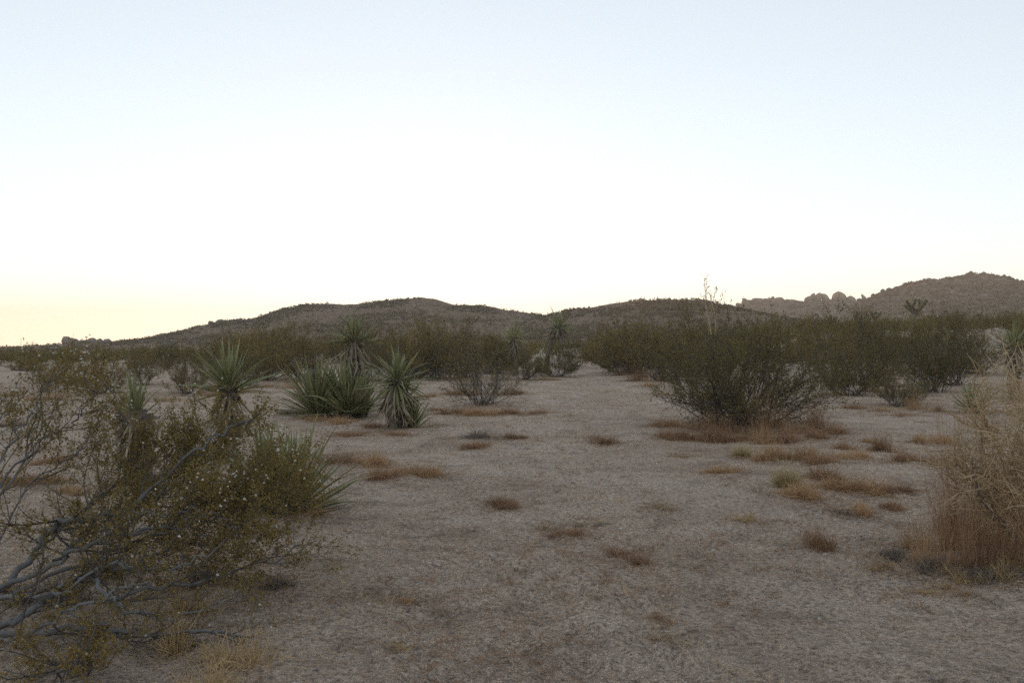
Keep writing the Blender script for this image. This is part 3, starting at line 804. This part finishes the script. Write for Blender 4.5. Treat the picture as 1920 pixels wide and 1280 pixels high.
# Joshua trees on the right plain
def joshua(base, H, label, seed):
    rg = np.random.default_rng(seed)
    root = link('joshua_tree', None, None, base); tag(root, label, 'tree', 'joshua trees on the right plain')
    tr = Geo(); cr = Geo()
    r = H * 0.05
    trunk = grow(rg, (0, 0, -.1), (0, 0, 1), H * .5, 6, .06, .05); tr.tube(trunk, np.linspace(r, r * .8, 7), 8)
    ends = []
    for a in range(4):
        d = np.array([math.cos(a * 1.7 + .2), math.sin(a * 1.7 + .2), .55])
        B = grow(rg, trunk[-1 - a % 2], d, H * rg.uniform(.3, .5), 5, .12, .16); tr.tube(B, np.linspace(r * .75, r * .55, 6), 7); ends.append((B[-1], B[-1] - B[-2]))
        B2 = grow(rg, B[2], (-d[1], d[0], .8), H * .22, 4, .1, .15); tr.tube(B2, np.linspace(r * .6, r * .5, 5), 7); ends.append((B2[-1], B2[-1] - B2[-2]))
    for e, d in ends:
        d = d / np.linalg.norm(d); n = 130
        D = rg.normal(size=(n, 3)) + d * 0.9; D /= np.linalg.norm(D, axis=1)[:, None]
        cr.diamonds(np.repeat(e[None], n, 0) - d * r * rg.uniform(0, 4, (n, 1)), .30 * H / 4, .045, rg, 0, D * 8)
    link('trunk', tr.mesh('trunk', M['trunk']), root)
    tag(link('crown', cr.mesh('crown', M['yuccafar']), root), kind='stuff')
joshua(gpt(47.5, 107), 5.2, 'branching joshua tree standing before the right rocky hill', 81)
joshua(gpt(66, 165), 4.2, 'small distant joshua tree left of the branching one', 82)

# ------------------------------------------------------------------ grasses and small shrubs
def tuft_mesh(seed, n, h, r, lean, width, mat, curl=0.25, seg=4, lobes=7, stray=0.12):
    """an uneven clump: several lobes of different size and height, some stray blades"""
    rg = np.random.default_rng(seed); V = []; Q = []
    la = rg.uniform(0, 6.28, lobes); lr = np.sqrt(rg.random(lobes)) * r * .72
    lc = np.stack([np.cos(la) * lr, np.sin(la) * lr * rg.uniform(.5, 1.0)], -1); ls = r * rg.uniform(.14, .36, lobes); lh = rg.uniform(.35, 1.1, lobes)
    lh[0] = 1.1
    for i in range(n):
        k = int(rg.choice(lobes, p=ls / ls.sum()))
        off = np.clip(rg.standard_t(2.2, 2) * .42, -3, 3) * ls[k]; hh = lh[k] / (1 + .35 * (np.abs(off).sum() / ls[k]))
        if rg.random() < stray: off = off * 3.0; hh *= .5
        b = np.array([lc[k][0] + off[0], lc[k][1] + off[1], -0.02 * r])
        d = np.array([off[0] / ls[k] * lean * .7 + rg.normal(0, .3), off[1] / ls[k] * lean * .7 + rg.normal(0, .3), 1.0])
        L = h * hh * rg.uniform(.3, 1.1)
        P = grow(rg, b, d, L, seg, curl, -0.03)
        x = np.cross(P[-1] - P[0], rg.normal(size=3)); x /= np.linalg.norm(x) + 1e-9
        w = width * np.linspace(1, .25, seg + 1)[:, None] * rg.uniform(.6, 1.3)
        o = i * (seg + 1) * 2
        V.append(np.stack([P - x * w / 2, P + x * w / 2], 1).reshape(-1, 3))
        for q in range(seg): Q.append((o + 2 * q, o + 2 * q + 1, o + 2 * q + 3, o + 2 * q + 2))
    return mesh_np('blades', np.concatenate(V), [np.array(Q)], mat)
# unit tufts: radius 1 at scale 1 -> scaled by real half width
RM = [tuft_mesh(100 + k, 1000, 1.0, 1.0, .8, .018, M['rustpale' if k % 3 == 1 else 'rust'], .42, 3, 9, .25) for k in range(7)]
SM = [tuft_mesh(110 + k, 420, 1.0, 1.0, .8, .022, M['straw'], .35, 4, 6) for k in range(4)]
RT = [tuft_mesh(120 + k, 380, 1.9, 1.0, .35, .013, M['rust' if k % 3 else 'rustpale'], .13, 5, 9, .2) for k in range(5)]
GT = [tuft_mesh(130 + k, 900, 1.9, .8, .5, .02, M['greenshrub'], .25, 4, 4, .1) for k in range(2)]
DT = [tuft_mesh(140 + k, 620, .95, 1.0, 1.2, .024, M['greytwig'], .5, 4, 7, .25) for k in range(3)]

ORD = ['first', 'second', 'third', 'fourth', 'fifth', 'sixth', 'seventh', 'eighth', 'ninth', 'tenth', 'eleventh', 'twelfth', 'thirteenth', 'fourteenth', 'fifteenth', 'sixteenth']
def ordered(items):
    xs = sorted(items)
    return [(it, ORD[xs.index(it)] + ' from the left') for it in items]

def tuft(px, py, wpx, meshes, label, group, cat='grass', name='grass_tuft', hz=1.0, k=None, loc=None):
    p = loc if loc is not None else place(px, py)
    s = wpx * p.y / F / 2 * (1.35 if meshes is RM else 1.0)
    k = int(px * 7 + py) if k is None else k
    if meshes is RM: hz *= 1.35
    o = link(name, None, None, p)
    tag(link('blades', meshes[k % len(meshes)], o), kind='stuff')
    o.scale = (s * (.75 + .17 * (k % 4)), s * (.65 + .2 * (k % 3)), s * hz * (.8 + .13 * (k % 5))); o.rotation_euler = (0, 0, k * 1.7)
    BASES.append((p[0], p[1], s * .9))
    tag(o, label, cat, group); return o

MG = 'rust-brown dried mats on the sand'
RP = 'rust-brown dried mat among the patches before the tan thorn bush'
for px, py, w, hz, lb in [
    (634, 868, 62, .8, 'rust mat touching tips of the foreground yucca rosette'),
    (694, 872, 92, .8, 'widest rust mat in the group below the yucca clump'),
    (780, 890, 72, .8, 'rust mat at right end of group below yucca clump'),
    (712, 895, 56, .6, 'low rust mat nearest viewer in group below yucca clump'),
    (945, 950, 62, .8, 'lone rust mat in the middle of the sandy clearing'),
    (892, 838, 50, .5, 'small rust mat below the dead twigs at centre'),
    (964, 822, 46, .7, 'rust mat at right end of dead twigs at centre'),
    (1125, 832, 72, .4, 'flat rust mat in the sandy trail by the large bush'),
    (1065, 1004, 62, .5, 'low rust mat beside dark litter in middle foreground'),
    (1181, 1048, 105, .35, 'wide flat rust mat right of middle foreground'),
    (746, 1128, 42, .5, 'small rust mat near the burrow holes'),
    (1237, 1165, 60, .3, 'thin rust mat in the bottom middle foreground'),
    (1535, 1024, 84, .6, 'dense isolated rust tuft left of the tan thorn bush'),
    (1500, 862, 70, .9, 'rust mat directly behind the grey-green shrub'),
    (1443, 862, 62, .9, 'rust mat left of the grey-green shrub'),
    (1355, 886, 62, .5, 'flat rust mat left of both grey-green shrubs'),
    (1500, 928, 95, .5, 'flat rust mat at foot of larger grey-green shrub')]:
    tuft(px, py, w, RM, lb, MG, 'dried plant', 'dried_mat', hz)
for (px, py, w, hz), nth in ordered([(1535, 868, 60, .8), (1582, 842, 44, .8), (1601, 858, 62, .6), (1656, 846, 55, .9), (1695, 864, 62, .6), (1601, 918, 112, .7), (1543, 898, 56, .7), (1680, 920, 62, .6), (1617, 960, 52, .6), (1672, 954, 44, .7), (1722, 830, 34, .9), (1765, 830, 56, .8), (1640, 925, 60, .7), (1570, 915, 60, .6), (1745, 868, 46, .6), (1630, 830, 40, .7)]):
    tuft(px, py, w, RM, RP + ', ' + nth, 'rust mats before the tan thorn bush', 'dried plant', 'dried_mat', hz)
for (px, py, w, hz), nth in ordered([(1255, 822, 50, .8), (1290, 825, 60, .9), (1335, 828, 60, 1), (1380, 826, 60, .8), (1434, 830, 60, .9), (1480, 828, 60, .8), (1530, 822, 60, .8), (1245, 800, 46, .8), (1560, 812, 50, .8)]):
    tuft(px, py, w, RM, 'rust-brown dried mat in the row fringing the large creosote bush, ' + nth, 'rust mats fringing the large bush', 'dried plant', 'dried_mat', hz)
for (px, py, w, hz), nth in ordered([(1265, 800, 70, .8), (1315, 806, 80, 1.0), (1370, 812, 80, .9), (1425, 814, 80, 1.1), (1480, 811, 80, 1.0), (1535, 804, 70, .9), (1345, 800, 80, 1.2), (1455, 802, 80, 1.2)]):
    tuft(px, py, w, RT, 'tall rust grass growing under the large creosote bush, ' + nth, 'rust grass under the large bush', hz=hz)
for (px, py, w, hz), nth in ordered([(800, 745, 60, .4), (870, 740, 60, .5), (960, 738, 56, .4), (850, 775, 60, .5), (905, 778, 66, .5), (960, 776, 60, .4), (1010, 775, 46, .4), (820, 770, 40, .4)]):
    tuft(px, py, w, RM, 'rust-brown dried mat at foot of the thin central creosote, ' + nth, 'rust mats under the thin bush', 'dried plant', 'dried_mat', hz)
for (px, py, w), nth in ordered([(640, 792, 70), (700, 800, 60), (590, 788, 50), (660, 815, 60), (745, 815, 60)]):
    tuft(px, py, w, RM, 'brown dried mat at foot of the big yucca clump, ' + nth, 'mats under the yucca clump', 'dried plant', 'dried_mat', .35)
for (px, py, w, hz), nth in ordered([(1650, 770, 60, .8), (1720, 768, 70, .9), (1760, 772, 60, .8), (1690, 780, 60, .4), (1600, 765, 50, .5), (1640, 735, 50, 1)]):
    tuft(px, py, w, RT if hz > .7 else RM, 'rust grass among the right-hand creosote row, ' + nth, 'rust grass in the right bush row', hz=hz * .7)
for (px, py, w, hz), nth in ordered([(1218, 724, 50, .8), (1195, 714, 46, .9), (1240, 740, 46, .6), (1030, 712, 40, .7), (1205, 706, 44, .8), (1160, 704, 30, .8), (1230, 708, 40, .7), (1110, 676, 30, .7), (1085, 672, 26, .7), (1130, 680, 26, .7), (1055, 690, 24, .6), (1065, 668, 24, .7), (1100, 662, 30, .6)]):
    tuft(px, py, w, RT if px > 1150 else SM, 'pale dry grass clump along the far end of the trail, ' + nth, 'dry grass at trail end', hz=hz * (.8 if px > 1150 else 1.2))
for (px, py, w, hz), nth in ordered([(55, 750, 60, .7), (110, 748, 60, .7), (250, 752, 60, .6), (320, 750, 60, .6), (20, 742, 50, .7), (500, 725, 50, .6), (455, 735, 60, .7), (545, 728, 50, .8), (400, 742, 60, .6)]):
    tuft(px, py, w, RT, 'brown dry grass along the left far edge of clearing, ' + nth, 'dry grass at left clearing edge', hz=hz * .6)
for px, py, w, hz, lb in [(105, 868, 60, .6, 'brown dry tuft seen through the left twigs'), (50, 905, 90, .5, 'brown dry mat at left edge behind bare twigs'), (140, 925, 80, .5, 'brown dry mat behind foreground creosote stems')]:
    tuft(px, py, w, RM, lb, MG, 'dried plant', 'dried_mat', hz)
SG = 'straw grass tufts'
for px, py, w, hz, lb in [
    (1394, 975, 62, .5, 'pale straw tuft left of the dense isolated rust tuft'),
    (1275, 857, 44, .4, 'small straw tuft left of fringe of large bush'),
    (1237, 952, 50, .25, 'flattened straw in the right of the sandy clearing'),
    (1237, 1200, 42, .5, 'small yellow straw tuft in bottom middle foreground'),
    (750, 1212, 46, .5, 'yellow straw tuft in bottom left foreground sand'),
    (1735, 1112, 55, .6, 'short straw tuft in front of tan thorn bush'),
    (1773, 1104, 30, 1.5, 'upright pale straw stubble in front of thorn bush'),
    (1645, 1066, 70, .5, 'curled straw tuft at left foot of rust grass'),
    (1850, 1072, 50, 1.2, 'upright straw stubble under the tan thorn bush'),
    (1900, 1068, 60, 1.0, 'straw tuft at right edge under thorn bush'),
    (1810, 1115, 34, .8, 'tiny straw tuft right of upright stubble'),
    (365, 1150, 130, 1.5, 'tall straw grass behind lowest grey branch'),
    (330, 1215, 160, 1.7, 'straw grass tuft below lowest grey branch'),
    (430, 1240, 160, 1.6, 'straw grass tuft right of corner creosote sprig'),
    (400, 1300, 170, 1.3, 'wide straw grass tuft at the bottom edge'),
    (460, 1090, 70, .6, 'straw tuft behind right tips of grey branches'),
    (590, 965, 50, 1.2, 'straw tuft at right foot of foreground rosette')]:
    tuft(px, py, w, SM if py != 965 else RT, lb, SG, hz=hz)
# grey-green little shrubs
tuft(1393, 856, 36, GT, 'smaller pale grey-green shrub before the large bush', 'grey-green shrubs', 'shrub', 'green_shrub', 1.0)
tuft(1478, 912, 62, GT, 'larger grey-green shrub among the rust mats', 'grey-green shrubs', 'shrub', 'green_shrub', .95)
# dead grey brush
for px, py, w, hz, lb in [
    (535, 1100, 150, .7, 'dark grey dead brush right of foreground grey branches'),
    (1670, 1045, 120, .6, 'grey dead brush left of the tall rust grass'),
    (885, 822, 110, .6, 'low dead grey twigs in front of thin creosote'),
    (1024, 992, 34, .5, 'tiny dark dead sprig in middle foreground'),
    (1105, 985, 80, .18, 'flat dark twig litter in middle foreground'),
    (1575, 962, 50, .4, 'dark dead sprig above dense isolated rust tuft'),
    (15, 800, 70, .7, 'grey dead brush at the left edge'),
    (215, 1075, 210, 1.2, 'dark dead twigs on ground under the sprawling creosote'),
    (400, 1085, 190, 1.0, 'grey dead twigs under right half of sprawling creosote'),
    (90, 1120, 190, 1.1, 'dark dead twigs at left under sprawling creosote')]:
    tuft(px, py, w, DT, lb, 'dead grey brush', 'brush', 'dead_brush', hz)

# tan thorn bush at right with the rust grass under it
def thorn_bush():
    rg = np.random.default_rng(91)
    base = place(1962, 1045)
    root = link('thorn_bush', None, None, base); tag(root, 'tangled leafless tan thorn bush at right edge over rust grass', 'bush')
    st = Geo(); dk = Geo(); tw = Geo()
    H, R = 1.5, .74
    for s in range(46):
        az = rg.uniform(0, 6.28); tl = 1.4 * math.sqrt(rg.random()); k = rg.uniform(.75, 1.05)
        tgt = np.array([R * math.sin(tl) * math.cos(az), R * math.sin(tl) * math.sin(az), H * (0.25 + .75 * math.cos(tl))]) * k
        P = grow(rg, (rg.normal(0, .06), rg.normal(0, .06), -.03), tgt, np.linalg.norm(tgt), 9, .2, .02)
        P = P + (tgt - P[-1]) * (np.linspace(0, 1, 10))[:, None]; P[1:, 2] = np.maximum(P[1:, 2], .05)
        (dk if s % 5 == 0 else st).tube(P, np.linspace(.013, .0028, 10), 6)
        for b in range(13):
            i = int(rg.integers(4, 10)); d = side_dir(rg, P[i] - P[i - 1], .5, 1.4)
            B = grow(rg, P[i], d, rg.uniform(.15, .42), 6, .2, .01); B[:, 2] = np.maximum(B[:, 2], .1); tw.tube(B, np.linspace(.0046, .0018, 7), 4)
            for c in range(6):
                j = int(rg.integers(1, 6)); C = grow(rg, B[j], side_dir(rg, B[j + 1] - B[j], .6, 1.5), rg.uniform(.04, .17), 4, .12, 0)
                tw.tube(C, np.linspace(.0030, .0014, 5), 3)
    link('stems', st.mesh('stems', M['tan']), root); link('dead_stems', dk.mesh('dead_stems', M['darkwood']), root)
    link('twigs', tw.mesh('twigs', M['tan']), root)
    for i, (px, py, w, hz, lb) in enumerate([
        (1738, 1058, 110, 1.9, 'tall rust grass clump at left front of thorn bush'),
        (1800, 1064, 120, 2.1, 'tall rust grass clump under left side of thorn bush'),
        (1865, 1062, 130, 1.9, 'tall rust grass clump under middle of thorn bush'),
        (1925, 1058, 120, 1.6, 'tall rust grass clump at right edge of picture'),
        (1775, 1030, 120, 2.3, 'tall rust grass clump behind left of thorn bush'),
        (1845, 1022, 130, 2.3, 'tall rust grass clump behind middle of thorn bush'),
        (1905, 1018, 130, 1.9, 'tall rust grass clump behind right of thorn bush'),
        (1810, 1000, 120, 2.0, 'farthest tall rust grass clump behind thorn bush'),
        (1718, 1030, 70, 1.4, 'narrow rust grass clump left of thorn bush')]):
        tuft(px, py, w, RT, lb, 'rust grass around the thorn bush', hz=hz, k=i)
    for px, py, w, lb in [(1760, 1068, 120, 'dark dead twigs at front foot of rust grass'), (1840, 1075, 130, 'dark dead twigs under thorn bush'), (1905, 1075, 120, 'dark dead twigs at right edge under thorn bush'), (1690, 1050, 100, 'dark dead twigs left of the tall rust grass')]:
        tuft(px, py, w, DT, lb, 'dead grey brush', 'brush', 'dead_brush', .7)
    for px, py, w, lb in [(1790, 1085, 90, 'pale straw tuft in front of rust grass'), (1870, 1088, 100, 'pale straw tuft below thorn bush')]:
        tuft(px, py, w, SM, lb, 'straw grass tufts', hz=1.0)
thorn_bush()

# fallen yucca leaves and sticks lying on the sand
for i, (px, py, rz, L, lb) in enumerate([
    (655, 817, 0.1, .55, 'pale fallen yucca leaf on sand below yucca clump'),
    (640, 938, 0.05, .6, 'straw-coloured fallen leaf right of foreground rosette'),
    (630, 972, -0.2, .55, 'grey fallen leaf at foot of foreground rosette'),
    (590, 978, -0.3, .5, 'grey fallen leaf under edge of foreground rosette'),
    (970, 885, -0.7, .14, 'short white stick lying in the clearing')]):
    p = place(px, py); o = link('fallen_leaf', DL[i % 4], None, p + Vector((0, 0, .03)))
    o.scale = (.7, L, .15 * L); o.rotation_euler = (0, 0, rz - math.pi / 2); tag(o, lb, 'dead leaf', 'fallen leaves on the sand')

# ------------------------------------------------------------------ gravel and litter on the sand (uncountable)
def scatter(n, y0, y1, rg, power=1.6):
    y = y0 * (y1 / y0) ** (rg.random(n) ** power ** 0.5); x = rg.uniform(-.66, .66, n) * (y + 1.0)
    return x, y
def gravel():
    rg = np.random.default_rng(95); g = Geo()
    x, y = scatter(45000, 3.2, 22, rg)
    z = ground_z(x, y)
    r = (0.0022 + 0.0065 * rg.random(len(x)) ** 4 + 0.012 * (rg.random(len(x)) > .985)) * (0.8 + y / 14)
    o = np.array([[1,0,0],[-1,0,0],[0,1,0],[0,-1,0],[0,0,.7],[0,0,-.7]], float)
    V = np.stack([x, y, z], -1)[:, None, :] + o[None] * r[:, None, None] * rg.uniform(.6, 1.3, (len(x), 6, 1))
    t = np.array([[0,2,4],[2,1,4],[1,3,4],[3,0,4],[2,0,5],[1,2,5],[3,1,5],[0,3,5]])
    g.add(V.reshape(-1, 3), None, (np.arange(len(x))[:, None, None] * 6 + t[None]).reshape(-1, 3))
    tag(link('gravel', g.mesh('gravel', M['pebble'])), 'fine granite gravel scattered over the sandy ground', 'gravel', None, 'stuff')
    for nm, mat, n, L, thr in (('twig_litter', M['greytwig'], 22000, .032, .03), ('rust_litter', M['rust'], 34000, .04, .03), ('straw_litter', M['straw'], 9000, .045, .0)):
        g = Geo(); x, y = scatter(n * 3, 3.2, 38, rg)
        s = {'twig_litter': 11, 'rust_litter': 47, 'straw_litter': 83}[nm]
        keep = fbm(x / 1.3 + s, y / 1.3, 3) + rg.normal(0, .13, len(x)) > thr + .08
        x, y = x[keep][:n], y[keep][:n]
        for bx, by, br in BASES:                                  # shed litter lies thick round the plants
            m = int(60 + 240 * min(br, 1.0)); x = np.append(x, bx + rg.normal(0, br * .9, m)); y = np.append(y, by + rg.normal(0, br * .9, m))
        z = ground_z(x, y)
        a = rg.uniform(0, 3.14, len(x)); l = L * rg.uniform(.3, 1.3, len(x)) * (0.7 + y / 25); w = .0026 * rg.uniform(.5, 1.3, len(x)) * (0.7 + y / 12)
        D = np.stack([np.cos(a), np.sin(a), rg.normal(0, .25, len(x))], -1) * l[:, None] / 2
        S = np.stack([-np.sin(a), np.cos(a), rg.normal(0, .5, len(x))], -1) * w[:, None] / 2
        C = np.stack([x, y, z + .006 + np.abs(D[:, 2])], -1)
        V = np.stack([C - D - S, C + D - S, C + D + S, C - D + S], 1).reshape(-1, 3)
        g.add(V, np.arange(len(V)).reshape(-1, 4))
        tag(link(nm, g.mesh(nm, mat)), {'twig_litter': 'dark twig litter scattered over the sand', 'rust_litter': 'rust-brown plant litter scattered over the sand', 'straw_litter': 'pale straw litter scattered over the sand'}[nm], 'litter', None, 'stuff')
gravel()
def sprigs():
    rg = np.random.default_rng(97)
    for nm, mat, n in (('dry_sprigs', M['rust'], 1100), ('straw_sprigs', M['straw'], 500)):
        g = Geo(); x, y = scatter(n * 4, 3.4, 32, rg)
        keep = fbm(x / 1.1 + len(nm) * 7, y / 1.1, 3) + rg.normal(0, .1, len(x)) > .16
        x, y = x[keep][:n], y[keep][:n]; z = ground_z(np.append(x, np.zeros(6000)), np.append(y, np.zeros(6000)))[:len(x)]
        for a, b, c in zip(x, y, z):
            m = int(rg.integers(5, 14)); h = rg.uniform(.02, .065) * (.8 + b / 25)
            P = np.array([a, b, c - .004]) + np.column_stack([rg.normal(0, h * .7, (m, 2)), np.zeros(m)])
            U = rg.normal(size=(m, 3)) * .6; U[:, 2] = np.abs(U[:, 2]) * .5 + .5
            g.diamonds(P, h, .004 * (.8 + b / 14), rg, .2, U * 2)
        tag(link(nm, g.mesh(nm, mat)), 'tiny dry rust sprigs dotted over the sand' if nm[0] == 'd' else 'tiny pale straw sprigs dotted over the sand', 'litter', None, 'stuff')
sprigs()

# ------------------------------------------------------------------ thin haze volume, added to lift the far tones like lens glare
def haze():
    m, nt, out = nmat('veil_haze')
    v = N(nt, 'ShaderNodeVolumePrincipled')
    v.inputs['Color'].default_value = (1.0, 0.90, 0.74, 1); v.inputs['Density'].default_value = 0.00036
    v.inputs['Anisotropy'].default_value = 0.3
    nt.links.new(v.outputs[0], out.inputs['Volume'])
    x0, x1, y0, y1, z0, z1 = -2300, 2300, -2300, 2300, -30, 90
    V = np.array([(x, y, z) for x in (x0, x1) for y in (y0, y1) for z in (z0, z1)], float)
    Q = np.array([(0, 1, 3, 2), (4, 6, 7, 5), (0, 4, 5, 1), (2, 3, 7, 6), (0, 2, 6, 4), (1, 5, 7, 3)])
    tag(link('haze', mesh_np('haze', V, [Q], m)), 'thin warm haze added over the plain as a glare veil', 'haze', None, 'stuff')
haze()
